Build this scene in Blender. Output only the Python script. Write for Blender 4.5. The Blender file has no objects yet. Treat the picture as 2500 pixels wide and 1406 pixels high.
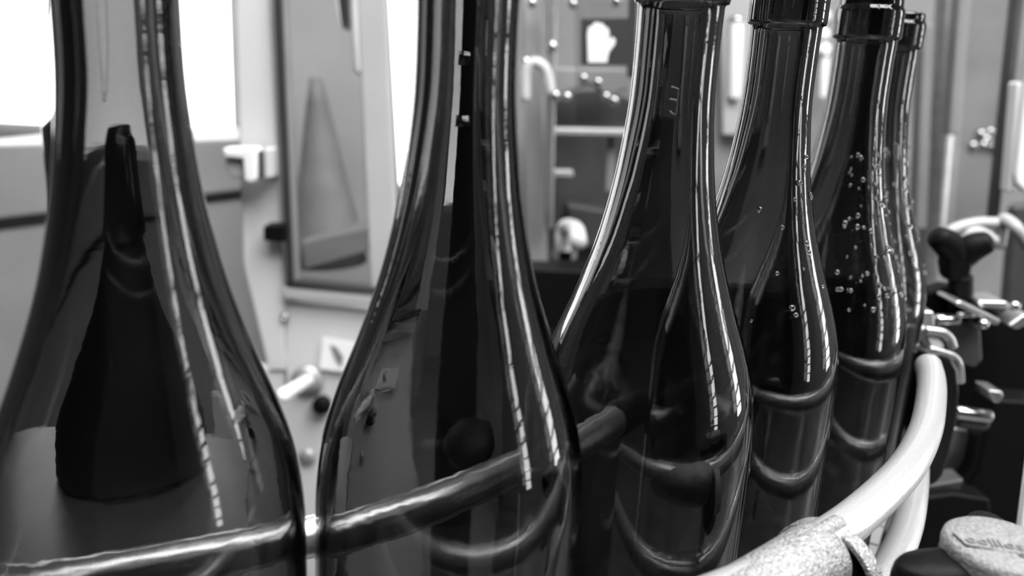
import bpy, bmesh, math, random
from mathutils import Vector, Matrix
random.seed(7)
C = bpy.context.scene.collection
SC = bpy.context.scene

# ------------------------------------------------------------------ camera, light, exposure
CZ = 1.156                       # eye height; the conveyor top is at z = 0.90
F = 1995.27
PITCH, ROLL = math.radians(14.7062), math.radians(3.0445)
cp, sp = math.cos(PITCH), math.sin(PITCH)
FW = Vector((0, cp, -sp)); _r = Vector((1, 0, 0)); _u = Vector((0, sp, cp))
RT = math.cos(ROLL) * _r + math.sin(ROLL) * _u
UP = -math.sin(ROLL) * _r + math.cos(ROLL) * _u
cam_d = bpy.data.cameras.new('camera'); cam = bpy.data.objects.new('camera', cam_d); C.objects.link(cam)
cam.matrix_world = Matrix(((RT.x, UP.x, -FW.x, 0), (RT.y, UP.y, -FW.y, 0), (RT.z, UP.z, -FW.z, CZ), (0, 0, 0, 1)))
cam_d.sensor_width = 36; cam_d.lens = 36 * F / 2500; cam_d.clip_start = 0.01; cam_d.clip_end = 60
cam_d.dof.use_dof = True; cam_d.dof.focus_distance = 0.31; cam_d.dof.aperture_fstop = 8.0
SC.camera = cam
SC.view_settings.view_transform = 'Standard'; SC.view_settings.look = 'None'
SC.view_settings.exposure = 0.0; SC.view_settings.gamma = 1.0; SC.view_settings.use_curve_mapping = False
SC.cycles.max_bounces = 24; SC.cycles.transmission_bounces = 24; SC.cycles.glossy_bounces = 8
SC.cycles.transparent_max_bounces = 16; SC.cycles.sample_clamp_indirect = 6.0
SC.cycles.caustics_refractive = True; SC.cycles.caustics_reflective = False

w = bpy.data.worlds.new('hall'); SC.world = w; w.use_nodes = True
w.node_tree.nodes['Background'].inputs[0].default_value = (0.5, 0.5, 0.5, 1)
w.node_tree.nodes['Background'].inputs[1].default_value = 0.5

def area(name, loc, target, sx, sy, power):
    d = bpy.data.lights.new(name, 'AREA'); d.shape = 'RECTANGLE'; d.size = sx; d.size_y = sy; d.energy = power
    o = bpy.data.objects.new(name, d); C.objects.link(o); o.location = loc
    o.rotation_euler = (Vector(target) - Vector(loc)).to_track_quat('-Z', 'Y').to_euler()
    return o
area('hall_light_front', (0.5, 0.3, 3.05), (0.5, 1.2, 0.6), 2.4, 1.2, 118)
area('hall_light_rear', (0.6, -0.9, 3.05), (0.6, 0.4, 0.9), 2.0, 0.5, 50)
area('tube_fill_light', (0.75, 0.05, 2.0), (0.15, 0.35, 1.0), 0.10, 0.7, 4)  # added lamp without a fixture, brightens the steel tube and bottle shoulders

# ------------------------------------------------------------------ helpers
def at(px, py, Y):
    d = FW + (px - 1250) / F * RT - (py - 703) / F * UP
    k = Y / d.y
    return Vector((d.x * k, Y, CZ + d.z * k))

def atz(px, py, z):
    d = FW + (px - 1250) / F * RT - (py - 703) / F * UP
    k = (z - CZ) / d.z
    return Vector((d.x * k, d.y * k, z))

def mat(name, col, rough=0.5, metal=0.0, noise=0.0, scale=20.0, bump=0.0, bscale=None, spec=0.5, stretch=None, emit=None, coat=0.0):
    m = bpy.data.materials.new(name); m.use_nodes = True; nt = m.node_tree; b = nt.nodes['Principled BSDF']
    b.inputs['Base Color'].default_value = (col, col, col, 1); b.inputs['Roughness'].default_value = rough
    b.inputs['Metallic'].default_value = metal; b.inputs['Specular IOR Level'].default_value = spec
    b.inputs['Coat Weight'].default_value = coat
    tc = nt.nodes.new('ShaderNodeTexCoord'); mp = nt.nodes.new('ShaderNodeMapping')
    nt.links.new(tc.outputs['Object'], mp.inputs[0])
    if stretch: mp.inputs['Scale'].default_value = stretch
    if noise:
        n = nt.nodes.new('ShaderNodeTexNoise'); n.inputs['Scale'].default_value = scale; n.inputs['Detail'].default_value = 4
        nt.links.new(mp.outputs[0], n.inputs['Vector'])
        r = nt.nodes.new('ShaderNodeMapRange'); nt.links.new(n.outputs['Fac'], r.inputs['Value'])
        r.inputs['From Min'].default_value = 0.3; r.inputs['From Max'].default_value = 0.7
        r.inputs['To Min'].default_value = max(0, col - noise); r.inputs['To Max'].default_value = col + noise
        cc = nt.nodes.new('ShaderNodeCombineColor')
        for i in range(3): nt.links.new(r.outputs[0], cc.inputs[i])
        nt.links.new(cc.outputs[0], b.inputs['Base Color'])
    if bump:
        n2 = nt.nodes.new('ShaderNodeTexNoise'); n2.inputs['Scale'].default_value = bscale or scale; n2.inputs['Detail'].default_value = 3
        nt.links.new(mp.outputs[0], n2.inputs['Vector'])
        bp = nt.nodes.new('ShaderNodeBump'); bp.inputs['Strength'].default_value = bump; bp.inputs['Distance'].default_value = 0.001
        nt.links.new(n2.outputs['Fac'], bp.inputs['Height']); nt.links.new(bp.outputs[0], b.inputs['Normal'])
    if emit:
        b.inputs['Emission Color'].default_value = (1, 1, 1, 1); b.inputs['Emission Strength'].default_value = emit
    return m

def glass_mat(name, dens, bump=0.05, bscale=60, stretch=(1, 1, .4), tint=1.0, rough=0.0, fine=0):
    m = bpy.data.materials.new(name); m.use_nodes = True; nt = m.node_tree
    nt.nodes.remove(nt.nodes['Principled BSDF']); out = nt.nodes['Material Output']
    g = nt.nodes.new('ShaderNodeBsdfGlass'); g.inputs['IOR'].default_value = 1.52; g.inputs['Roughness'].default_value = rough
    g.inputs['Color'].default_value = (tint, tint, tint, 1)
    nt.links.new(g.outputs[0], out.inputs['Surface'])
    if dens:
        v = nt.nodes.new('ShaderNodeVolumeAbsorption'); v.inputs['Color'].default_value = (0, 0, 0, 1); v.inputs['Density'].default_value = dens
        nt.links.new(v.outputs[0], out.inputs['Volume'])
    tc = nt.nodes.new('ShaderNodeTexCoord'); mp = nt.nodes.new('ShaderNodeMapping'); mp.inputs['Scale'].default_value = stretch
    n = nt.nodes.new('ShaderNodeTexNoise'); n.inputs['Scale'].default_value = bscale; n.inputs['Detail'].default_value = 2
    bp = nt.nodes.new('ShaderNodeBump'); bp.inputs['Strength'].default_value = bump; bp.inputs['Distance'].default_value = 0.002
    nt.links.new(tc.outputs['Object'], mp.inputs[0]); nt.links.new(mp.outputs[0], n.inputs['Vector'])
    nt.links.new(n.outputs['Fac'], bp.inputs['Height'])
    if fine:
        mp3 = nt.nodes.new('ShaderNodeMapping'); mp3.inputs['Scale'].default_value = (1, 1, 3.5)
        n3 = nt.nodes.new('ShaderNodeTexNoise'); n3.inputs['Scale'].default_value = 110; n3.inputs['Detail'].default_value = 1
        b3 = nt.nodes.new('ShaderNodeBump'); b3.inputs['Strength'].default_value = fine; b3.inputs['Distance'].default_value = 0.00006
        nt.links.new(tc.outputs['Object'], mp3.inputs[0]); nt.links.new(mp3.outputs[0], n3.inputs['Vector'])
        nt.links.new(n3.outputs['Fac'], b3.inputs['Height']); nt.links.new(bp.outputs[0], b3.inputs['Normal'])
        bp = b3
    nt.links.new(bp.outputs[0], g.inputs['Normal'])
    return m

def pane_mat(name, tr, ior=1.5):
    m = bpy.data.materials.new(name); m.use_nodes = True; nt = m.node_tree
    nt.nodes.remove(nt.nodes['Principled BSDF']); out = nt.nodes['Material Output']
    t = nt.nodes.new('ShaderNodeBsdfTransparent'); t.inputs[0].default_value = (tr, tr, tr, 1)
    g = nt.nodes.new('ShaderNodeBsdfGlossy'); g.inputs['Roughness'].default_value = .08
    f = nt.nodes.new('ShaderNodeFresnel'); f.inputs[0].default_value = ior
    mx = nt.nodes.new('ShaderNodeMixShader')
    nt.links.new(f.outputs[0], mx.inputs[0]); nt.links.new(t.outputs[0], mx.inputs[1]); nt.links.new(g.outputs[0], mx.inputs[2])
    nt.links.new(mx.outputs[0], out.inputs['Surface']); return m

def emit_mat(name, s):
    m = bpy.data.materials.new(name); m.use_nodes = True; nt = m.node_tree
    nt.nodes.remove(nt.nodes['Principled BSDF'])
    e = nt.nodes.new('ShaderNodeEmission'); e.inputs[0].default_value = (1, 1, 1, 1); e.inputs[1].default_value = s
    nt.links.new(e.outputs[0], nt.nodes['Material Output'].inputs[0]); return m

M = dict(
    glass=glass_mat('bottle_glass', 285, fine=.3),
    clear=glass_mat('water', 0, bump=0.0),
    pane=pane_mat('guard_pane', .9),
    tube=mat('bright_polished_tube', .95, .27, .75, bump=.1, bscale=400, stretch=(1, 1, 1)),
    chrome=mat('polished_steel', .62, .16, 1, bump=.05, bscale=200),
    steel=mat('brushed_steel', .55, .38, 1, noise=.06, scale=8, stretch=(1, 1, 8)),
    dullsteel=mat('dull_steel', .42, .5, .6, noise=.06, scale=6),
    white=mat('white_enamel', .62, .35, noise=.03, scale=5),
    grey=mat('grey_enamel', .4, .45, noise=.05, scale=4),
    midgrey=mat('mid_grey_enamel', .2, .45, noise=.04, scale=5),
    darkgrey=mat('dark_grey_metal', .05, .45, noise=.02, scale=9),
    black=mat('black_plastic', .004, .5, bump=.15, bscale=600, spec=.1),
    blackgloss=mat('black_gloss_plastic', .006, .18),
    rubber=mat('black_rubber_gasket', .02, .6),
    whitepl=mat('white_plastic_tube', .86, .28, noise=.04, scale=60, stretch=(1, 1, 1), spec=.5),
    cast=mat('sparkling_cast_metal', .36, .42, .55, noise=.16, scale=900, bump=1.0, bscale=1100),
    capgrey=mat('pebbled_grey_plastic', .21, .5, 0, noise=.07, scale=900, bump=.8, bscale=900),
    cab=mat('machine_cabinet_paint', .22, .4, noise=.06, scale=5), blobwhite=mat('pale_fitting', .5, .35),
    rail=mat('soft_polished_steel', .95, .26, .93, bump=.05, bscale=300),
    conegrey=mat('cone_grey', .19, .5, noise=.02),
    floor=mat('floor_paint', .16, .4, noise=.05, scale=2), wall=mat('wall_paint', .36, .7, noise=.03, scale=2),
    ceil=mat('ceiling_paint', .3, .8), wallD=mat('dark_wall_paint', .05, .8),
    window=emit_mat('daylight_window', 5.0), lamp=emit_mat('lamp_tube', 30), highlight_glow=emit_mat('side_highlight_glow', 11),  # the side glow serves the added right-wall windows only
    paper=mat('white_label', .85, .6), ink=mat('ink', .02, .6),
)

def link(name, bm, m, parent=None, smooth=True, bev=0.0):
    me = bpy.data.meshes.new(name); bmesh.ops.recalc_face_normals(bm, faces=bm.faces[:]) if bm.faces else None
    bm.to_mesh(me); bm.free()
    o = bpy.data.objects.new(name, me); C.objects.link(o)
    if m: me.materials.append(m)
    if smooth:
        for p in me.polygons: p.use_smooth = True
    if bev:
        b = o.modifiers.new('bevel', 'BEVEL'); b.width = bev; b.segments = 3; b.limit_method = 'ANGLE'; b.angle_limit = .6
        try: b.harden_normals = True
        except Exception: pass
    if parent: o.parent = parent; o.matrix_parent_inverse = Matrix.Translation(-parent.location)
    return o

def tag(o, label=None, cat=None, group=None, kind=None):
    if label: o['label'] = label
    if cat: o['category'] = cat
    if group: o['group'] = group
    if kind: o['kind'] = kind
    return o

def thing(name, label, cat, loc=(0, 0, 0), group=None):
    o = bpy.data.objects.new(name, None); C.objects.link(o); o.location = loc; o.empty_display_size = .02
    return tag(o, label, cat, group)

def box_bm(lo, hi, bm=None):
    bm = bm or bmesh.new()
    vs = [bm.verts.new((x, y, z)) for x in (lo[0], hi[0]) for y in (lo[1], hi[1]) for z in (lo[2], hi[2])]
    for f in ((0, 1, 3, 2), (4, 6, 7, 5), (0, 4, 5, 1), (2, 3, 7, 6), (0, 2, 6, 4), (1, 5, 7, 3)): bm.faces.new([vs[i] for i in f])
    return bm

def box(name, lo, hi, m, parent=None, bev=0.0):
    return link(name, box_bm(lo, hi), m, parent, smooth=bev > 0, bev=bev)

def prism(name, poly, Y, t, m, parent=None, bev=0.0):
    """outline at distance Y, real thickness t going away along +Y"""
    bm = bmesh.new(); pts = [at(x, y, Y) for x, y in poly]
    a = [bm.verts.new(p) for p in pts]; b = [bm.verts.new(p + Vector((0, t, 0))) for p in pts]
    bm.faces.new(a); bm.faces.new(b[::-1]); n = len(a)
    for i in range(n): bm.faces.new((a[i], b[i], b[(i + 1) % n], a[(i + 1) % n]))
    return link(name, bm, m, parent, smooth=bev > 0, bev=bev)

def rectp(x0, y0, x1, y1): return [(x0, y0), (x1, y0), (x1, y1), (x0, y1)]

def extrude(name, pts, d, m, parent=None, bev=0.0):
    """planar outline in space extruded by vector d"""
    bm = bmesh.new(); d = Vector(d)
    a = [bm.verts.new(Vector(p)) for p in pts]; b = [bm.verts.new(Vector(p) + d) for p in pts]
    bm.faces.new(a); bm.faces.new(b[::-1]); n = len(a)
    for i in range(n): bm.faces.new((a[i], b[i], b[(i + 1) % n], a[(i + 1) % n]))
    return link(name, bm, m, parent, smooth=bev > 0, bev=bev)

def sweep_bm(path, r, seg=20, bm=None, caps=True, round_end=True):
    bm = bm or bmesh.new(); path = [Vector(p) for p in path]; n = len(path)
    rs = [r(i / (n - 1)) if callable(r) else r for i in range(n)]
    if round_end:
        t0 = (path[1] - path[0]).normalized(); t1 = (path[-1] - path[-2]).normalized()
        r0, r1 = rs[0], rs[-1]
        pre = [(path[0] - t0 * r0 * math.sin(a) * .6, r0 * math.cos(a)) for a in (1.45, 1.1, .7, .35)]
        post = [(path[-1] + t1 * r1 * math.sin(a) * .6, r1 * math.cos(a)) for a in (.35, .7, 1.1, 1.45)]
        path = [p for p, _ in pre] + path + [p for p, _ in post]
        rs = [q for _, q in pre] + rs + [q for _, q in post]; n = len(path)
    up = Vector((0, 0, 1)); rings = []; nrm = None
    for i in range(n):
        t = (path[min(i + 1, n - 1)] - path[max(i - 1, 0)]).normalized()
        if nrm is None:
            nrm = t.cross(up) if abs(t.dot(up)) < .95 else t.cross(Vector((1, 0, 0)))
        nrm = (nrm - t * nrm.dot(t)).normalized(); bn = t.cross(nrm)
        rings.append([bm.verts.new(path[i] + rs[i] * (math.cos(2 * math.pi * k / seg) * nrm + math.sin(2 * math.pi * k / seg) * bn)) for k in range(seg)])
    for i in range(n - 1):
        for k in range(seg):
            bm.faces.new((rings[i][k], rings[i][(k + 1) % seg], rings[i + 1][(k + 1) % seg], rings[i + 1][k]))
    if caps: bm.faces.new(rings[0][::-1]); bm.faces.new(rings[-1])
    return bm

def tube(name, path, r, m, parent=None, seg=20, round_end=True):
    return link(name, sweep_bm(path, r, seg, round_end=round_end), m, parent)

def smooth_path(pts, n=60):
    pts = [Vector(p) for p in pts]; P = [pts[0] * 2 - pts[1]] + pts + [pts[-1] * 2 - pts[-2]]; out = []
    k = len(pts) - 1
    for j in range(n + 1):
        s = j / n * k; i = min(int(s), k - 1); t = s - i
        a, b, c, d = P[i], P[i + 1], P[i + 2], P[i + 3]
        out.append(.5 * ((2 * b) + (c - a) * t + (2 * a - 5 * b + 4 * c - d) * t * t + (3 * b - a - 3 * c + d) * t ** 3))
    return out

def lathe_bm(prof, seg=64, bm=None, org=(0, 0, 0), axis=None):
    """prof: (r, z) pairs; r=0 collapses on the axis"""
    bm = bm or bmesh.new(); org = Vector(org)
    q = Vector((0, 0, 1)).rotation_difference(Vector(axis).normalized()) if axis else None
    def v(x, y, z):
        p = Vector((x, y, z)); p = q @ p if q else p
        return bm.verts.new(org + p)
    rings = []
    for r, z in prof:
        rings.append([v(0, 0, z)] if r < 1e-6 else [v(r * math.cos(2 * math.pi * k / seg), r * math.sin(2 * math.pi * k / seg), z) for k in range(seg)])
    for A, B in zip(rings, rings[1:]):
        for k in range(seg):
            k2 = (k + 1) % seg
            if len(A) == 1 and len(B) == 1: continue
            if len(A) == 1: bm.faces.new((A[0], B[k2], B[k]))
            elif len(B) == 1: bm.faces.new((A[k], A[k2], B[0]))
            else: bm.faces.new((A[k], A[k2], B[k2], B[k]))
    return bm

def lathe(name, prof, org, m, parent=None, axis=None, seg=48, smooth=True, bev=0):
    return link(name, lathe_bm(prof, seg, None, org, axis), m, parent, smooth, bev)

# ------------------------------------------------------------------ the hall
HY = 3.4
def struct(name, lo, hi, m): return tag(box(name, lo, hi, m), kind='structure')
struct('floor', (-3.2, -3.2, -.1), (3.6, HY, 0), M['floor'])
struct('ceiling', (-3.2, -3.2, 3.2), (3.6, HY, 3.3), M['ceil'])
struct('wall_left', (-3.3, -3.2, 0), (-3.2, HY, 3.2), M['wallD'])
struct('wall_front', (-3.2, -3.3, 0), (3.6, -3.2, 3.2), M['wallD'])
# right wall with two unseen glowing windows, added for highlights on the bottle necks
wy = [(-1.3, -.9), (.9, 1.5)]
struct('wall_right', (3.6, -3.2, 0), (3.7, HY, .35), M['wall'])
for k, (a, b) in enumerate([(-3.2, wy[0][0]), (wy[0][1], wy[1][0]), (wy[1][1], HY)]):
    struct('wall_right', (3.6, a, .35), (3.7, b, 2.6), M['wall'])
struct('wall_right', (3.6, -3.2, 2.6), (3.7, HY, 3.2), M['wall'])
for k, (a, b) in enumerate(wy):
    wf = struct('window_%d' % (k + 3), (3.66, a, .35), (3.69, b, 2.6), M['highlight_glow'])  # unseen glowing panel, added to put highlights on the necks
    bm = bmesh.new()
    for lo, hi in (((3.6, a, .35), (3.65, a + .04, 2.6)), ((3.6, b - .04, .35), (3.65, b, 2.6)), ((3.6, a, .35), (3.65, b, .39)), ((3.6, a, 2.56), (3.65, b, 2.6)), *[((3.6, a, .35 + q * .25 - .025), (3.65, b, .35 + q * .25 + .025)) for q in range(1, 9)]):  # crossbars added to break those highlights into a ladder
        box_bm(lo, hi, bm)
    link('window_frame', bm, M['white'], wf, smooth=False)
# back wall pieces around window_1 (left) and window_2 (narrow)
w1r = at(582, 170, HY).x; w1b = at(560, 345, HY).z
w2l, w2r = at(905, 200, HY).x, at(1100, 200, HY).x; w2b = at(990, 470, HY).z
struct('wall_back', (-3.2, HY, 0), (3.6, HY + .1, min(w1b, w2b)), M['wall'])
struct('wall_back', (-3.2, HY, min(w1b, w2b)), (w1r, HY + .1, w1b), M['wall'])
struct('wall_back', (w1r, HY, min(w1b, w2b)), (w2l, HY + .1, 3.2), M['wall'])
struct('wall_back', (w2r, HY, min(w1b, w2b)), (3.6, HY + .1, 3.2), M['wall'])
struct('wall_back', (-3.2, HY, 2.7), (w1r, HY + .1, 3.2), M['wall'])
struct('wall_back', (w2l, HY, 2.7), (w2r, HY + .1, 3.2), M['wall'])
for nm, a, b, z0 in (('window_1', -3.2, w1r, w1b), ('window_2', w2l, w2r, w2b)):
    o = struct(nm, (a, HY + .06, z0), (b, HY + .09, 2.7), M['window'])
    bm = bmesh.new()
    for lo, hi in (((a, HY, z0), (b, HY + .05, z0 + .03)), ((a, HY, 2.66), (b, HY + .05, 2.7)), ((b - .03, HY, z0), (b, HY + .05, 2.7)), ((a, HY, z0), (a + .03, HY + .05, 2.7))):
        box_bm(lo, hi, bm)
    link('window_frame', bm, M['white'], o, smooth=False)
# ceiling lamps
for x, y, ln in ((1.3, -.3, 1.2), (1.9, .9, 1.2), (-.6, 1.4, 1.2), (.6, 2.4, 1.2), (.5, -1.4, 1.2)):
    t = thing('ceiling_light', 'twin tube ceiling light hanging over the bottling hall', 'lamp', (x, y, 2.98), 'tube lights under the ceiling')
    box('housing', (x - .1, y - ln / 2, 2.98), (x + .1, y + ln / 2, 3.2), M['white'], t)
    for s in (-.045, .045):
        tube('lamp_tube', [(x + s, y - ln / 2 + .03, 2.955), (x + s, y + ln / 2 - .03, 2.955)], .014, M['lamp'], t, seg=10)

# ------------------------------------------------------------------ the bottles
ZR = CZ + .02394                  # underside of the finish ring
BX = [(-.0949, .1984), (-.0157, .2288), (.0503, .2823), (.1063, .3516), (.1641, .4139), (.2085, .486)]
K = [(0, 1.40), (.012, 1.385), (.03, 1.42), (.045, 1.56), (.06, 1.77), (.08, 2.21), (.10, 2.86), (.115, 3.42), (.13, 3.86), (.145, 4.06), (.16, 4.1), (.19, 4.1), (.262, 4.1)]
def cr(x):
    P = K; i = 0
    while i < len(P) - 2 and x > P[i + 1][0]: i += 1
    x0, y0 = P[i]; x1, y1 = P[i + 1]; h = x1 - x0; t = (x - x0) / h
    m0 = (y1 - P[max(i - 1, 0)][1]) / (x1 - P[max(i - 1, 0)][0]) if i else (y1 - y0) / h
    m1 = (P[min(i + 2, len(P) - 1)][1] - y0) / (P[min(i + 2, len(P) - 1)][0] - x0)
    if i + 2 >= len(P): m1 = 0
    t2, t3 = t * t, t ** 3
    return ((2 * t3 - 3 * t2 + 1) * y0 + (t3 - 2 * t2 + t) * h * m0 + (-2 * t3 + 3 * t2) * y1 + (t3 - t2) * h * m1) * .01
H0 = ZR - .90                     # ring height over the conveyor
def bottle_mesh():
    prof = [(0, .028), (.012, .026), (.022, .016), (.030, .003), (.034, 0), (.0385, .0012), (.0405, .004), (.041, .008)]
    n = 90
    dz = H0 - .012
    for i in range(n + 1):
        d = .262 * (1 - i / n)
        z = H0 - d
        if z < .012: continue
        prof.append((cr(d), z))
    R = .0156
    ring = [(.0144, .0006), (.0153, .0009), (R, .0022), (R, .0125), (.0153, .0142), (.0146, .0150), (.0143, .0165), (.0143, .0185), (.0138, .0195), (.0125, .0199), (.0110, .0199)]
    prof += [(r, H0 + z) for r, z in ring]
    prof += [(.0096, H0 + .0185), (.0093, H0 + .014), (.0093, H0 + .004)]
    for i in range(1, n + 1):
        d = .250 * i / n
        r = cr(d); th = .0046 - .0015 * min(1, max(0, (d - .03) / .09))
        z = H0 - d
        if z < .016: break
        prof.append((max(.0093, r - th), z))
    prof += [(.0365, .012), (.033, .009), (.029, .012), (.022, .023), (.012, .032), (0, .034)]
    bm = lathe_bm(prof, 112)
    me = bpy.data.meshes.new('wine_bottle'); bm.to_mesh(me); bm.free(); me.materials.append(M['glass'])
    for p in me.polygons: p.use_smooth = True
    return me
bme = bottle_mesh()
LAB = ['empty dark glass bottle nearest the camera, filling the left edge of the row',
       'empty dark glass bottle second in the row, beside the grey guard door',
       'empty dark glass bottle third in the row with faint embossed mark on neck',
       'empty dark glass bottle fourth in the row, with plain dark neck ring',
       'empty dark glass bottle fifth in the row, its shoulder speckled with drops',
       'empty dark glass bottle sixth and farthest in the row, mostly hidden behind the fifth']
bottles = []
def drops(b, n, zr, ar, sz, seed):
    rnd = random.Random(seed); bm = bmesh.new()
    for i in range(n):
        d = rnd.uniform(*zr); a = rnd.uniform(*ar); r = cr(d); s = rnd.uniform(*sz)
        c = Vector((r * math.cos(a), r * math.sin(a), H0 - d))
        t = bmesh.ops.create_icosphere(bm, subdivisions=2, radius=s)
        slope = (cr(d + .002) - cr(d - .002)) / .004
        nr = Vector((math.cos(a), math.sin(a), slope)).normalized()
        q = Vector((0, 0, 1)).rotation_difference(nr)
        for v in t['verts']:
            p = v.co.copy(); p.z *= .6; v.co = c + nr * (s * .42) + q @ p
    me = bpy.data.meshes.new('water_drops'); bm.to_mesh(me); bm.free(); me.materials.append(M['clear'])
    for p in me.polygons: p.use_smooth = True
    o = bpy.data.objects.new('water_drops', me); C.objects.link(o); o.parent = b; o['kind'] = 'stuff'; o['label'] = 'clear water drops clinging to the shoulder'
    return o
for i, (x, y) in enumerate(BX):
    o = bpy.data.objects.new('wine_bottle', bme); C.objects.link(o); o.location = (x, y, .90); o.rotation_euler.z = i * 1.3
    tag(o, LAB[i], 'bottle', 'empty bottles queuing on the conveyor'); bottles.append(o)
def rowang(i): return math.atan2(-BX[i][1], -BX[i][0])      # direction from bottle to camera
for i, n, ar in ((3, 16, (-.1, 1.3)), (4, 90, (.0, 1.5)), (5, 70, (-.2, 1.5))):
    a0 = rowang(i) - bottles[i].rotation_euler.z
    drops(bottles[i], n, (.05, .125), (a0 + ar[0], a0 + ar[1]), (.0006, .0015), i)

# faint raised mark on the neck of the third bottle
b3 = bottles[2]; a3 = rowang(2) - b3.rotation_euler.z
def neckp(da, d): r = cr(d) + .0001; return Vector((r * math.cos(a3 + da), r * math.sin(a3 + da), H0 - d))
bm = bmesh.new()
for seg in ([(-.06, .0255), (.0, .0257), (.12, .026)], [(.12, .026), (.12, .030), (.12, .034)], [(-.04, .033), (.04, .0338), (.12, .034)], [(-.06, .0292), (.0, .0294), (.12, .0297)]):
    sweep_bm(smooth_path([neckp(u, v) for u, v in seg], 8), .00028, 8, bm)
mk = link('embossed_mark', bm, M['clear'], None); mk.parent = b3

# ------------------------------------------------------------------ conveyor
cv = thing('conveyor', 'slat chain conveyor carrying the row of dark glass bottles', 'conveyor', (.06, .3, .90))
nrmal = Vector((-.62, .78, 0)).normalized()
def off(i, d):
    x, y = BX[i]; j0, j1 = max(i - 1, 0), min(i + 1, 5)
    t = Vector((BX[j1][0] - BX[j0][0], BX[j1][1] - BX[j0][1], 0)).normalized()
    return Vector((x - t.y * d, y + t.x * d, 0))
ends0 = Vector((-.175, .168, 0)); ends1 = Vector((.232, .53, 0))
cl = smooth_path([Vector((-.34, .11, 0)), Vector((-.175, .168, 0))] + [Vector((x, y, 0)) for x, y in BX] + [ends1, Vector((.25, .565, 0))], 64)
def offp(path, d, z):
    out = []
    for k, p in enumerate(path):
        t = (path[min(k + 1, len(path) - 1)] - path[max(k - 1, 0)]).normalized()
        out.append(Vector((p.x - t.y * d, p.y + t.x * d, z)))
    return out
pl, pr = offp(cl, .041, .8998), offp(cl, -.041, .8998)
for k in range(0, 63, 2):
    a, b, c, d = pl[k], pr[k], pr[k + 2], pl[k + 2]
    f = .04
    q = [a.lerp(d, f), b.lerp(c, f), c.lerp(b, f), d.lerp(a, f)]
    extrude('chain_plate', q, (0, 0, -.004), M['dullsteel'], cv)
for s in (.046, -.046):
    bm = bmesh.new(); A = offp(cl, s - .003, 0); B = offp(cl, s + .003, 0)
    for k in range(len(A) - 1):
        vs = [bm.verts.new((p.x, p.y, z)) for z in (.80, .897) for p in (A[k], A[k + 1], B[k + 1], B[k])]
        for f in ((0, 1, 2, 3), (7, 6, 5, 4), (0, 4, 5, 1), (2, 6, 7, 3)): bm.faces.new([vs[j] for j in f])
    link('side_rail', bm, M['darkgrey'], cv, smooth=False)
for k in (6, 30, 56):
    p = cl[k]; box('leg', (p.x - .03, p.y - .03, 0), (p.x + .03, p.y + .03, .80), M['darkgrey'], cv)

# far guide rail, polished tube behind the bottles
zr = CZ - .159
fr = thing('guide_rail', 'polished metal guide tube running behind the bottles', 'rail', tuple(off(1, .05)[:2]) + (zr,))
fpath = [(-.30, .176, zr - .016)] + [tuple(off(i, .0495)[:2]) + (zr - q,) for i, q in ((0, .009), (1, .002), (2, 0))]
f2 = smooth_path([Vector(tuple(off(i, .0505)[:2]) + (zr,)) for i in (2, 3, 4, 5)], 50)
fp = smooth_path([Vector(p) for p in fpath], 50)
tube('tube', fp + f2[1:13], .0076, M['rail'], fr)
tube('sleeve', f2[12:18], .0088, M['black'], fr)
tube('end_tube', f2[18:], .0058, M['darkgrey'], fr)

# near guide rails, white plastic
zn = CZ - .138
npx = [(2266, 893), (2274, 930), (2272, 985), (2258, 1055), (2218, 1135), (2150, 1210), (2062, 1285), (1960, 1350), (1860, 1410)]
nr_pts = [atz(x, y, zn) for x, y in npx]
ext = [nr_pts[-1] + Vector((-.035, -.022, 0)), nr_pts[-1] + Vector((-.09, -.052, 0)), nr_pts[-1] + Vector((-.2, -.10, 0))]
npath = smooth_path(nr_pts + ext, 90)
t = thing('guide_rail', 'thick bright polished steel guide tube curving round the bottles, upper of two', 'rail', nr_pts[3])
tube('tube', npath, .0066, M['tube'], t, seg=32)
zn2 = CZ - .184
t = thing('guide_rail', 'bright polished steel guide tube seen below the thick one, lower of two', 'rail', (nr_pts[3].x, nr_pts[3].y, zn2))
tube('tube', [Vector((p.x, p.y, zn2)) for p in npath[4:]], .0066, M['tube'], t, seg=24)

# cast clamp on the near rail
cA = atz(2030, 1340, zn - .004); cB = atz(1740, 1520, zn - .004); ax = (cB - cA).normalized()
cl_t = thing('rail_clamp', 'sparkling cast grey metal clamp gripping the bright steel tube', 'clamp', cA)
cc = cA.copy()
ln = (cB - cA).length
lathe('sleeve', [(.0068, .007), (.0105, .007), (.0112, .008), (.0113, .012), (.0110, ln * .4), (.0106, ln), (.0068, ln)], cc, M['cast'], cl_t, axis=ax, seg=48)
side = ax.cross(Vector((0, 0, 1))).normalized()
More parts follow.
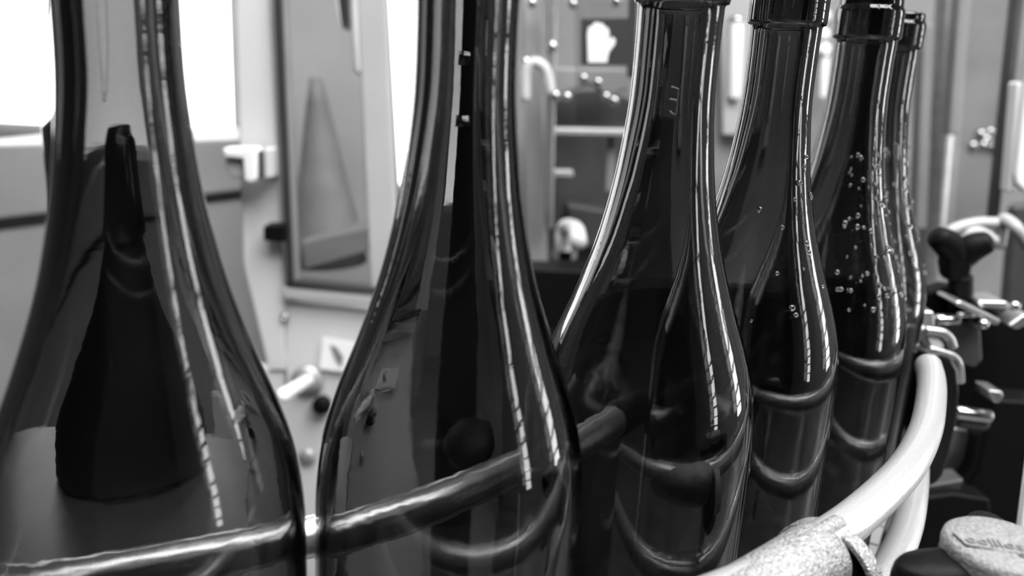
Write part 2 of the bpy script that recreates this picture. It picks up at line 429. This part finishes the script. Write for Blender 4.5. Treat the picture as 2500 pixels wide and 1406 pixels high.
# open arched flange at the end of the clamp
bm = bmesh.new(); fc = cc + Vector((0, 0, -.0095)); upv = Vector((0, 0, 1)); R1, R0 = .0185, .0160
fd = -ax
rings = []
for k in range(41):
    a = math.radians(-70 + 320 * k / 40 * .78)
    dirv = math.cos(a) * (-side) + math.sin(a) * upv
    rings.append([bm.verts.new(fc + dirv * r + fd * dd) for r, dd in ((R0, -.004), (R1, -.004), (R1, .002), (R0, .002))])
for A, B in zip(rings, rings[1:]):
    for k in range(4): bm.faces.new((A[k], A[(k + 1) % 4], B[(k + 1) % 4], B[k]))
bm.faces.new(rings[0]); bm.faces.new(rings[-1][::-1])
link('flange', bm, M['cast'], cl_t, smooth=False, bev=.0008)
top = cA + Vector((0, 0, .0086))
tube('flange_bridge', [top - fd * .012 , top + fd * .001], .0030, M['cast'], cl_t)
lathe('bore_shade_disc', [(0, 0), (.0157, 0), (.0157, .002), (0, .002)], fc - fd * .000, M['black'], cl_t, axis=ax)  # black disc painting the shade inside the open flange

# ------------------------------------------------------------------ star knob, lower right
kc = atz(2445, 1352, CZ - .128)
kn = thing('star_knob', 'black lobed clamping knob with pebbled grey embossed cap', 'knob', kc)
bm = bmesh.new(); out = []
for k in range(120):
    a = 2 * math.pi * k / 120
    lobe = max(0, math.cos(3 * (a - math.radians(188)))) ** 1.6
    r = .0165 + .0165 * lobe
    out.append((r * math.cos(a), r * math.sin(a)))
levels = [(.55, -.024), (.9, -.024), (.985, -.021), (1, -.016), (1, -.006), (.985, -.0036), (.95, -.0022), (.6, -.0005), (.0, .0)]
rr = []
for s, z in levels:
    rr.append([bm.verts.new((kc.x + x * s, kc.y + y * s, kc.z + z)) for x, y in out] if s > 0 else [bm.verts.new((kc.x, kc.y, kc.z + z))])
for A, B in zip(rr, rr[1:]):
    for k in range(120):
        k2 = (k + 1) % 120
        bm.faces.new((A[k], A[k2], B[k2], B[k])) if len(B) > 1 else bm.faces.new((A[k], A[k2], B[0]))
bm.faces.new(rr[0][::-1])
link('knob_body', bm, M['black'], kn)
cap = lathe('cap', [(.0155, -.006), (.0162, .001), (.0158, .0028), (.0145, .0038), (.008, .0046), (0, .0049)], kc, M['capgrey'], kn)
cap['label'] = 'round pebbled grey cap with raised lettering'
rc = extrude('letter_recess', [kc + Vector((x, y, .0045)) for x, y in ((-.0138, .0030), (.0125, -.0022), (.0125, -.0085), (.006, -.0085), (-.006, -.0058), (-.0132, -.0040))], (0, 0, .0003), M['capgrey'], kn)
def text(s, size, loc, rot, m, parent, ext=.0003, name='lettering'):
    cu = bpy.data.curves.new(name, 'FONT'); cu.body = s; cu.size = size; cu.extrude = ext; cu.resolution_u = 2
    o = bpy.data.objects.new(name, cu); C.objects.link(o); o.location = loc; o.rotation_euler = rot; cu.materials.append(m)
    bpy.context.view_layer.update()
    me = bpy.data.meshes.new_from_object(o.evaluated_get(bpy.context.evaluated_depsgraph_get()))
    bpy.data.objects.remove(o); o = bpy.data.objects.new(name, me); C.objects.link(o); o.location = loc; o.rotation_euler = rot
    o.parent = parent; o.matrix_parent_inverse = Matrix.Translation(-parent.location); return o
text('oolllossi', .0058, kc + Vector((-.0128, -.0030, .0050)), (0, 0, -.2), M['midgrey'], kn)
text('csvl', .0036, kc + Vector((-.001, -.0088, .0049)), (0, 0, -.2), M['midgrey'], kn)
lathe('stem', [(.0, 0), (.006, 0), (.006, -.08), (0, -.08)][::-1], kc + Vector((0, 0, -.024)), M['steel'], kn)


# ------------------------------------------------------------------ guard cabinet with the door, beside the second bottle
YG = 1.05
g = thing('guard_cabinet', 'pale grey machine guard cabinet with a framed clear door pane', 'cabinet', (at(780, 900, YG).x, YG, 0))
prism('post', [(572, -60), (655, -60), (690, 640), (700, 905), (655, 905), (592, 640)], YG, .05, M['white'], g, bev=.003)
prism('lower_panel', [(692, 735), (925, 760), (1010, 1420), (560, 1420), (600, 905), (700, 905)], YG + .004, .03, M['white'], g)
prism('seam', [(690, 740), (695, 740), (702, 960), (697, 960)], YG + .001, .004, M['midgrey'], g)
prism('ledge', [(690, 702), (930, 728), (930, 748), (690, 728)], YG - .012, .03, M['grey'], g, bev=.002)
fr_ = [((664, -60), (684, -60), (716, 700), (700, 700)), ((700, 682), (945, 708), (945, 722), (700, 698))]
for q in fr_:
    a = prism('gasket', q, YG - .014, .02, M['rubber'], g, bev=.002)
prism('door_stile', [(868, -60), (940, -60), (975, 720), (905, 712)], YG - .004, .02, M['grey'], g, bev=.003)
prism('inner_bead', [(686, -60), (696, -60), (730, 684), (716, 684)], YG - .008, .012, M['dullsteel'], g, bev=.001)
pn = prism('pane', [(684, -60), (872, -60), (906, 700), (716, 690)], YG + .004, .004, M['pane'], g)
hi = prism('hinge', [(642, 552), (694, 550), (694, 592), (642, 588)], YG - .03, .03, M['black'], g, bev=.003)
sc_ = lathe('screw', [(0, 0), (.006, 0), (.006, .003), (.0045, .0045), (.002, .0045), (.002, .003), (0, .003)], at(696, 773, YG - .001), M['chrome'], g, axis=(0, -1, 0), seg=24)
sk = prism('sticker', [(788, 824), (900, 842), (890, 915), (780, 900)], YG - .004, .0015, M['paper'], g)
sk['label'] = 'white warning sticker with dark pictogram'
prism('pictogram', [(806, 842), (822, 848), (838, 872), (832, 896), (820, 880), (812, 862)], YG - .0052, .001, M['midgrey'], sk)
# latch on the post
l = thing('door_latch', 'bright white angled latch block on the guard post', 'latch', at(605, 405, YG - .02))
prism('latch_plate', [(542, 362), (620, 362), (626, 372), (626, 440), (612, 448), (596, 440), (592, 388), (548, 384)], YG - .05, .03, M['paper'], l, bev=.003)
prism('latch_body', [(548, 384), (592, 384), (594, 436), (565, 434), (550, 412)], YG - .04, .03, M['grey'], l, bev=.003)
prism('latch_keeper', [(628, 368), (640, 370), (642, 436), (630, 438)], YG - .045, .04, M['darkgrey'], l, bev=.002)
prism('latch_bracket', [(642, 362), (662, 364), (664, 434), (644, 436)], YG - .035, .03, M['white'], l, bev=.002)
# rod handle, knob and small boss
h = thing('rod_handle', 'shiny short metal rod sticking out of the pale panel', 'handle', at(740, 930, YG))
tube('rod', [at(752, 928, YG - .02), at(690, 966, YG - .14)], .0085, M['paper'], h)
lathe('collar', [(0, 0), (.022, 0), (.022, .004), (.012, .008), (0, .008)], at(752, 928, YG + .003), M['dullsteel'], h, axis=(0, -1, 0))
k_ = lathe('black_knob', [(0, 0), (.011, 0), (.013, .006), (.013, .014), (.010, .018), (0, .019)], at(790, 982, YG + .004), M['black'], axis=(0, -1, 0))
tag(k_, 'round black button knob on the pale panel under the rod handle', 'knob')
b_ = lathe('bolt_head', [(0, 0), (.012, 0), (.012, .005), (.007, .008), (0, .009)], at(752, 1112, YG + .004), M['dullsteel'], axis=(0, -1, 0))
tag(b_, 'small round metal boss between the first two bottles, low on the panel', 'bolt')

# machine inside the guard
YM = 1.5
mc = thing('filler_column', 'grey machine column behind the clear door pane', 'machine', (at(790, 400, YM).x, YM + .1, 0))
prism('body', [(640, -120), (890, -120), (960, 1000), (680, 1000)], YM + .25, .3, M['grey'], mc, bev=.01)
pA, pB = at(770, 190, YM), at(800, 640, YM)
def cone_between(name, a, b, r0, r1, m, parent):
    return tube(name, [a.lerp(b, i / 8) for i in range(9)], lambda t: r0 + (r1 - r0) * t, m, parent, round_end=False, seg=28)
cone_between('shadow_cone', pA, pB, .012, .075, M['conegrey'], mc)  # solid grey cone standing in for a dark cone-shaped shadow behind the pane
prism('tray', [(735, 590), (945, 545), (950, 600), (742, 660)], YM - .1, .12, M['midgrey'], mc, bev=.004)
tp = thing('filler_pipe', 'bright hanging steel pipe with rounded end behind the door pane', 'pipe', at(878, 60, YM - .15))
tube('pipe', [at(868, -160, YM - .15), at(874, 60, YM - .15), at(880, 172, YM - .15)], .011, M['paper'], tp)
tube('pipe_shroud', [at(852, -160, YM - .1), at(858, 60, YM - .1)], lambda t: .036 - .018 * t, M['steel'], tp)

# grey vat left of the guard, behind the first bottle
YV = 2.1
v = thing('grey_machine_casing', 'grey machine casing with dark seam under the bright window', 'machine', (at(200, 450, YV).x, YV + .2, 0))
prism('upper_casing', [(-700, 420), (-100, 356), (700, 336), (700, 455), (578, 468), (200, 512), (-100, 548), (-700, 620)], YV, .5, M['grey'], v, bev=.01)
prism('seam_strip', [(-700, 620), (-100, 548), (200, 510), (578, 462), (700, 452), (700, 470), (578, 482), (200, 530), (-100, 570), (-700, 642)], YV + .01, .48, M['rubber'], v)
prism('lower_casing', [(-700, 642), (-100, 570), (200, 530), (578, 482), (700, 470), (760, 1900), (-700, 1900)], YV + .02, .5, M['grey'], v, bev=.01)
ho = thing('hose_loop', 'thin pale hose hanging in a loop against the bright window', 'hose', at(20, 100, 2.6))
tube('hose', smooth_path([at(-90, -60, 2.6), at(-60, 120, 2.6), at(10, 185, 2.6), at(90, 140, 2.6), at(125, 20, 2.6), at(130, -80, 2.6)], 40), .006, M['grey'], ho, seg=12)

# pale steel drip tray on the bed behind the first bottle
zt = .845
dt = thing('drip_tray', 'pale brushed steel tray table behind the first bottle', 'tray', (-.3, .45, zt))
extrude('tray_top', [(-.62, .30, zt), (-.15, .30, zt), (-.15, .50, zt), (-.19, .66, zt), (-.62, .66, zt)], (0, 0, -.012), M['steel'], dt, bev=.002)
for x, y in ((-.6, .33), (-.17, .33), (-.21, .63), (-.6, .63)):
    box('leg', (x - .012, y - .012, 0), (x + .012, y + .012, zt - .012), M['dullsteel'], dt)
# dark flared stand on that tray
d0 = Vector((at(300, 1000, .59).x, .59, zt + .001))
ds = thing('flared_stand', 'black flared stand with cylindrical cap seen through the first bottle', 'stand', d0)
hh = at(295, 275, .59).z - d0.z
lathe('stand_body', [(0, 0), (.068, 0), (.074, .005), (.075, .04), (.070, .07), (.058, .11), (.044, hh * .52), (.034, hh * .68), (.030, hh * .7), (0, hh * .7)], d0, M['black'], ds)
lathe('stand_cap', [(0, 0), (.035, 0), (.038, .004), (.038, hh * .3 - .012), (.028, hh * .3 - .001), (0, hh * .3)], d0 + Vector((0, 0, hh * .7 + .0005)), M['blackgloss'], ds)
# black upright behind the second bottle
p0 = at(1128, 600, .52)
up_ = thing('upright_post', 'black upright post with bright collars seen through the second bottle', 'post', (p0.x, .52, .80))
tube('post', [Vector((p0.x, .52, .80)), Vector((p0.x + .004, .52, CZ + .10))], .017, M['black'], up_)
for py in (160, 285):
    c = at(1140, py, .52); lathe('collar', [(.0171, 0), (.0195, 0), (.0195, .006), (.0171, .006)], Vector((c.x - .001, .52, c.z)), M['chrome'], up_, seg=32)
kb = at(1165, 1100, .42)
rk = thing('ball_knob', 'black clamp knob behind the second bottle above the metal rail', 'knob', kb)
lathe('knob_head', [(0, 0), (.014, 0), (.017, .004), (.017, .012), (.013, .017), (0, .018)], kb, M['black'], rk, axis=(-.3, -.4, .85))
lathe('knob_shank', [(0, 0), (.008, 0), (.008, .03), (0, .03)], kb, M['dullsteel'], rk, axis=(.3, .4, -.85))

# ------------------------------------------------------------------ machinery between the second and third bottle
YB = 1.35
fr2 = thing('steel_framework', 'grey machine frame uprights and crossbar between second and third bottle', 'frame', (at(1320, 300, YB).x, YB, 0))
prism('upright', [(1278, -80), (1322, -80), (1335, 640), (1288, 640)], YB, .04, M['dullsteel'], fr2, bev=.003)
prism('upright', [(1338, -80), (1362, -80), (1350, 560), (1328, 560)], YB - .05, .03, M['steel'], fr2, bev=.003)
prism('crossbar', [(1352, 312), (1540, 316), (1540, 334), (1352, 330)], YB - .04, .03, M['dullsteel'], fr2, bev=.003)
prism('crossbar', [(1352, 415), (1400, 416), (1400, 434), (1352, 432)], YB - .02, .03, M['dullsteel'], fr2, bev=.003)
prism('upright', [(1482, 330), (1505, 330), (1500, 470), (1478, 470)], YB - .01, .03, M['midgrey'], fr2, bev=.003)
mb = thing('motor_block', 'dark grey motor housing low behind the second and third bottle', 'machine', (at(1430, 500, YB + .2).x, YB + .2, 0))
prism('housing', [(1345, 250), (1390, 215), (1480, 208), (1560, 240), (1700, 250), (1700, 660), (1345, 660)], YB + .15, .3, M['darkgrey'], mb, bev=.01)
prism('pedestal', [(1440, 660), (1640, 660), (1640, 1640), (1440, 1640)], YB + .18, .2, M['darkgrey'], mb)
prism('bracket', [(1385, 500), (1480, 515), (1480, 600), (1400, 610)], YB + .1, .05, M['darkgrey'], mb, bev=.004)
def ball(name, label, cat, p, r, m, sc=(1, 1, 1)):
    bm = bmesh.new(); bmesh.ops.create_uvsphere(bm, u_segments=24, v_segments=14, radius=r)
    for v_ in bm.verts: v_.co = Vector((v_.co.x * sc[0], v_.co.y * sc[1], v_.co.z * sc[2])) + p
    o = link(name, bm, m); tag(o, label, cat); return o
# pneumatic fitting : shiny elbow
e = thing('pipe_elbow', 'shiny pale steel pipe elbow above the dark bed between bottles', 'pipe', at(1385, 575, 1.1))
tube('elbow', smooth_path([at(1378, 625, 1.1), at(1374, 590, 1.1), at(1380, 555, 1.1), at(1405, 560, 1.05), at(1412, 590, 1.0)], 24), .011, M['blobwhite'], e)
lathe('nut', [(0, 0), (.017, 0), (.017, .012), (0, .012)], at(1378, 630, 1.1), M['chrome'], e, seg=6, smooth=False)
# curved hose with fittings above
hs_ = thing('air_hose', 'pale curved air hose arching over the frame between bottles', 'hose', at(1310, 200, 1.25))
tube('hose', smooth_path([at(1282, 240, 1.25), at(1285, 175, 1.25), at(1305, 152, 1.25), at(1332, 170, 1.25), at(1345, 225, 1.25)], 30), .008, M['blobwhite'], hs_, seg=14)
glints = [(1300, 5), (1400, 8), (1505, 2), (1500, 245), (1480, 235), (1357, 232), (1385, 235), (1425, 190), (1350, 112), (1460, 200), (1285, 150)]
for k, (x, y) in enumerate(glints):
    p = at(x, y, 1.3)
    o = lathe('dome_nut', [(0, -.006), (.0075, -.006), (.0075, 0), (.0062, .004), (.003, .0065), (0, .007)], p, M['chrome'], axis=(.1, -.9, .4), seg=20)
    tag(o, 'small polished dome nut glinting %s, between second and third bottle' % ('along the top picture edge' if k < 3 else 'just under the hand sign' if k < 8 else 'beside the hand sign'), 'nut', 'glinting dome nuts on the machine')
# pane panel that carries the sign
sp = thing('sign_panel', 'clear guard panel with black edge behind the third bottle', 'panel', (at(1400, 100, 1.0).x, 1.0, .8))
prism('edge_strip', [(1541, -80), (1560, -80), (1548, 190), (1536, 190)], 1.0, .02, M['rubber'], sp)
prism('panel_sheet', [(1402, -80), (1541, -80), (1534, 300), (1404, 300)], 1.008, .004, M['pane'], sp)
prism('top_plate', [(1352, 165), (1530, 168), (1532, 215), (1490, 238), (1440, 205), (1352, 235)], YB + .05, .05, M['cab'], fr2, bev=.004)
sg = thing('hand_sign', 'small square black sign with a white raised hand', 'sign', at(1470, 104, .99))
prism('sign_plate', [(1418, 46), (1541, 44), (1540, 160), (1418, 158)], .994, .003, M['ink'], sg)
hand = [(1436, 152), (1434, 84), (1437, 66), (1446, 64), (1449, 57), (1458, 54), (1463, 57), (1471, 57), (1477, 66), (1484, 68), (1487, 78), (1487, 98), (1495, 90), (1502, 96), (1501, 108), (1488, 124), (1484, 136), (1482, 152)]
prism('hand_symbol', hand, .992, .0015, M['paper'], sg)

# big pale machine cabinet behind bottles three to six
bc = thing('machine_cabinet', 'large light grey machine cabinet behind the last bottles', 'machine', (at(1900, 300, 1.9).x, 2.0, 0))
prism('cabinet_body', [(1090, -300), (2700, -300), (2700, 1300), (1250, 1300)], 1.9, .4, M['cab'], bc, bev=.01)
prism('side_plate', [(1758, -100), (1845, -100), (1835, 330), (1765, 330)], 1.86, .03, M['wall'], bc, bev=.004)
for k, (x0, x1, y0, y1) in enumerate([(1778, 1812, 55, 235), (2000, 2022, 140, 236)]):
    t_ = thing('level_gauge', ['white upright gauge tube between third and fourth bottle', 'white upright gauge tube between fourth and fifth bottle'][k], 'gauge', at((x0 + x1) / 2, y1, 1.85))
    r_ = (at(x1, y0, 1.85) - at(x0, y0, 1.85)).length / 2
    tube('gauge_tube', [at((x0 + x1) / 2 + 4, y0, 1.85), at((x0 + x1) / 2 - 3, y1, 1.85)], r_ * .95, M['paper'], t_)
    lathe('end_cap', [(0, 0), (r_, 0), (r_, .012), (0, .012)], at((x0 + x1) / 2 + 4, y0, 1.85), M['chrome'], t_)
for x, y, q in ((2010, 40, 'topmost'), (2008, 85, 'middle one'), (2011, 122, 'lowest')):
    o = ball('white_fitting', 'round white fitting between fourth and fifth bottle, %s of three' % q, 'fitting', at(x, y, 1.885), .016, M['paper']); o['group'] = 'white fittings between the bottles'

# ------------------------------------------------------------------ clear guard and pipes at the right
YR = 1.15
gr = thing('guard_screen', 'clear guard screen framed by slanting posts at the right edge', 'panel', (at(2400, 400, YR).x, YR, 0))
prism('post', [(2348, -80), (2372, -80), (2344, 330), (2318, 330)], YR + .2, .03, M['midgrey'], gr, bev=.003)
prism('post', [(2256, 60), (2284, 60), (2262, 560), (2236, 560)], YR + .22, .03, M['midgrey'], gr, bev=.003)
prism('edge_post', [(2492, -80), (2512, -80), (2438, 560), (2424, 560)], YR - .1, .02, M['darkgrey'], gr, bev=.002)
prism('sheet', [(2380, -80), (2492, -80), (2424, 560), (2330, 560)], YR + .02, .004, M['pane'], gr)
sf = thing('steel_pipe', 'broad pale steel pipe rising behind the sixth bottle', 'pipe', at(2300, 200, 1.5))
tube('pipe', [at(2330, -160, 1.5), at(2300, 260, 1.5), at(2262, 700, 1.5)], .024, M['steel'], sf)
wt = thing('white_casing', 'bright white rounded casing at the right picture edge', 'casing', at(2500, 300, 1.0))
prism('casing', [(2520, 100), (2640, 100), (2640, 470), (2500, 470), (2482, 452), (2480, 420), (2500, 250)], 1.0, .01, M['paper'], wt, bev=.008)
prism('casing_edge', [(2484, 200), (2500, 200), (2478, 470), (2462, 470)], 1.01, .02, M['paper'], wt, bev=.003)
bb = [(2290, 180), (2320, 181), (2306, 330), (2313, 385), (2300, 415), (2395, 325), (2418, 320), (2408, 338), (2402, 352), (2426, 358), (2450, 354), (2376, 354)]
for k, (x, y) in enumerate(bb):
    p = at(x, y, 1.895)
    o = lathe('dome_bolt', [(0, -.008), (.0115, -.008), (.0115, 0), (.0095, .006), (.0045, .0095), (0, .010)], p, M['chrome'], axis=(.0, -.85, .5), seg=20)
    tag(o, 'small polished dome bolt glinting on the pale machine right of the bottles', 'bolt', 'glinting dome bolts right of the bottles')
    if k < 2: o['label'] = ['left one of the two brightest dome bolts side by side on the pale pipe', 'right one of the two brightest dome bolts side by side on the pale pipe'][k]
    elif k < 5: o['label'] = 'small polished dome bolt %s behind the pale pipe, right of the sixth bottle' % ['uppermost', 'in the middle', 'lowest'][k - 2]
    else: o['label'] = 'small polished dome bolt in the cluster on the pale panel by the dark slanting post'
dk = thing('dark_bay', 'dark recessed machine bay low at the right edge', 'machine', (at(2480, 600, 1.2).x, 1.25, 0))
prism('bay', [(2472, 500), (2700, 480), (2700, 900), (2450, 760)], 1.25, .02, M['darkgrey'], dk, bev=.01)
pl_ = thing('curved_pipe', 'pale bent pipes arching above the black wing knob', 'pipe', at(2380, 560, .8))
tube('pipe', smooth_path([at(2300, 610, .82), at(2320, 566, .82), at(2380, 546, .82), at(2432, 545, .82)], 24), .006, M['grey'], pl_, seg=14)
tube('pipe', smooth_path([at(2440, 600, .82), at(2446, 560, .82), at(2450, 535, .82), at(2480, 555, .8), at(2510, 600, .8)], 24), .006, M['grey'], pl_, seg=14)
tube('pipe', smooth_path([at(2352, 596, .74), at(2368, 570, .74), at(2395, 566, .74), at(2428, 588, .74)], 24), .0045, M['grey'], pl_, seg=14)

# black wing knob
YK = .62
wk = thing('wing_knob', 'black two-winged plastic knob upright on its clamp at the right', 'knob', at(2348, 690, YK))
prism('hub', [(2316, 616), (2374, 618), (2378, 650), (2370, 690), (2318, 690), (2312, 650)], YK - .008, .018, M['black'], wk, bev=.004)
for pts in ([at(2336, 632, YK), at(2318, 600, YK), at(2292, 580, YK - .004)], [at(2352, 632, YK), at(2372, 606, YK), at(2408, 592, YK - .004)]):
    bm = sweep_bm(smooth_path(pts, 14), lambda t: .0088 + .0022 * math.sin(math.pi * t), 20)
    link('wing', bm, M['black'], wk)
tube('stem', [at(2345, 680, YK), at(2345, 770, YK)], .009, M['black'], wk)
# clamp blocks under the knob
cb = thing('cross_clamp', 'black cross clamp block with pale steel plates beneath the wing knob', 'clamp', at(2340, 740, YK))
prism('block', [(2268, 716), (2318, 700), (2388, 712), (2400, 740), (2430, 752), (2448, 770), (2520, 745), (2520, 1000), (2345, 1000), (2262, 780)], YK + .01, .02, M['black'], cb, bev=.003)
prism('steel_plate', [(2332, 738), (2345, 734), (2446, 782), (2438, 796), (2428, 794), (2336, 746)], YK - .04, .03, M['steel'], cb, bev=.002)
prism('steel_plate', [(2388, 734), (2458, 736), (2468, 744), (2462, 756), (2396, 752)], YK - .02, .03, M['steel'], cb, bev=.002)
prism('steel_plate', [(2460, 796), (2500, 768), (2520, 768), (2520, 790), (2484, 806)], YK - .03, .02, M['steel'], cb, bev=.002)
tube('rod', [at(2290, 781, YK - .03), at(2335, 780, YK - .03)], .0045, M['chrome'], cb)
tube('rod', [at(2342, 768, YK - .035), at(2392, 768, YK - .035)], .0022, M['chrome'], cb)
for x, y in ((2405, 790), (2482, 746)):
    lathe('screw_head', [(0, -.004), (.0035, -.004), (.0035, 0), (.0018, .001), (0, .001)], at(x, y, YK - .045), M['chrome'], cb, axis=(0, -.9, .4), seg=20)
dg = prism('guide_plate', [(2300, 790), (2395, 796), (2400, 880), (2380, 900), (2330, 885), (2318, 850)], YK - .02, .02, M['darkgrey'], cb, bev=.002)

# hooked steel bracket around the oval plate
hb = thing('hook_bracket', 'pale steel hooked bracket above the black oval plate', 'bracket', at(2280, 830, .5))
prism('hook_plate', [(2234, 758), (2282, 760), (2284, 800), (2252, 806), (2236, 850), (2226, 830)], .52, .02, M['steel'], hb, bev=.002)
prism('hook_web', [(2252, 804), (2296, 812), (2310, 850), (2288, 862), (2272, 852)], .50, .012, M['paper'], hb, bev=.002)
tube('hook_lip', smooth_path([at(2272, 852, .485), at(2306, 862, .485), at(2330, 872, .485), at(2342, 892, .485), at(2346, 930, .49)], 24), .0024, M['steel'], hb, seg=12)
tube('hook_lip', smooth_path([at(2262, 806, .50), at(2300, 812, .50), at(2318, 826, .50), at(2326, 846, .50)], 20), .003, M['steel'], hb, seg=12)
ov = prism('oval_plate', [(2262, 862), (2300, 866), (2330, 880), (2342, 905), (2346, 960), (2340, 1030), (2322, 1110), (2304, 1165), (2286, 1186), (2262, 1192), (2240, 1182), (2228, 1150), (2232, 1060), (2246, 940)], .47, .02, M['blackgloss'], None, bev=.004)
tag(ov, 'black oval bracket plate behind the end of the bright steel tube', 'bracket')

# black machine bed and pale plate, right
be = thing('machine_bed', 'large black machine bed filling the lower right behind the tubes', 'machine', (at(2450, 1100, .62).x, .62, 0))
prism('side_block', [(2424, 975), (2560, 985), (2560, 1500), (2300, 1500), (2310, 1260), (2385, 1150)], .58, .03, M['black'], be, bev=.003)
prism('bed_front', [(2235, 1218), (2330, 1206), (2420, 1220), (2420, 1600), (2235, 1600)], .56, .03, M['black'], be, bev=.003)
prism('grey_web', [(2238, 1190), (2356, 1170), (2338, 1216), (2238, 1228)], .57, .02, M['darkgrey'], be, bev=.002)
pq = prism('pale_plate', [(2330, 1044), (2366, 1050), (2376, 1078), (2352, 1180), (2238, 1206), (2238, 1180), (2300, 1150)], .60, .01, M['steel'], be, bev=.002)
sr = thing('cross_rod', 'polished steel cross rod entering the black block at the right', 'rod', at(2370, 1000, .56))
tube('rod', [at(2338, 1006, .56), at(2412, 1016, .56)], .0052, M['chrome'], sr)
tube('rod_sleeve', [at(2340, 1024, .565), at(2400, 1032, .565)], .0062, M['darkgrey'], sr)
bk = thing('block_cap', 'small bright steel corner cap on the black block', 'cap', at(2430, 960, .55))
prism('cap_plate', [(2414, 952), (2448, 956), (2452, 968), (2440, 986), (2430, 984)], .55, .02, M['steel'], bk, bev=.002)
wl = thing('white_post', 'white post edge behind the star knob at the right picture edge', 'post', at(2505, 1250, .4))
prism('post', [(2530, 960), (2600, 960), (2600, 1420), (2470, 1420)], .40, .004, M['whitepl'], wl, bev=.002)

# dark bed behind the bottles
db = thing('bed_plate', 'long black machine bed plate behind the middle bottles', 'machine', (.2, .9, 0))
zz = .842
extrude('bed_top', [(.0, .36, zz), (.055, .40, zz), (.115, .462, zz), (.155, .53, zz), (.20, .63, zz), (.25, .72, zz), (1.0, .78, zz), (1.0, 1.2, zz), (.05, 1.2, zz), (.02, .9, zz)], (0, 0, -.03), M['black'], db, bev=.003)
prism('bed_back', [(1290, 655), (2260, 700), (2260, 1010), (1290, 960)], 1.0, .05, M['black'], db, bev=.004)
for x, y in ((.06, .45), (.08, 1.15), (.9, 1.15), (.9, .85)):
    box('leg', (x - .015, y - .015, 0), (x + .015, y + .015, zz - .03), M['darkgrey'], db)
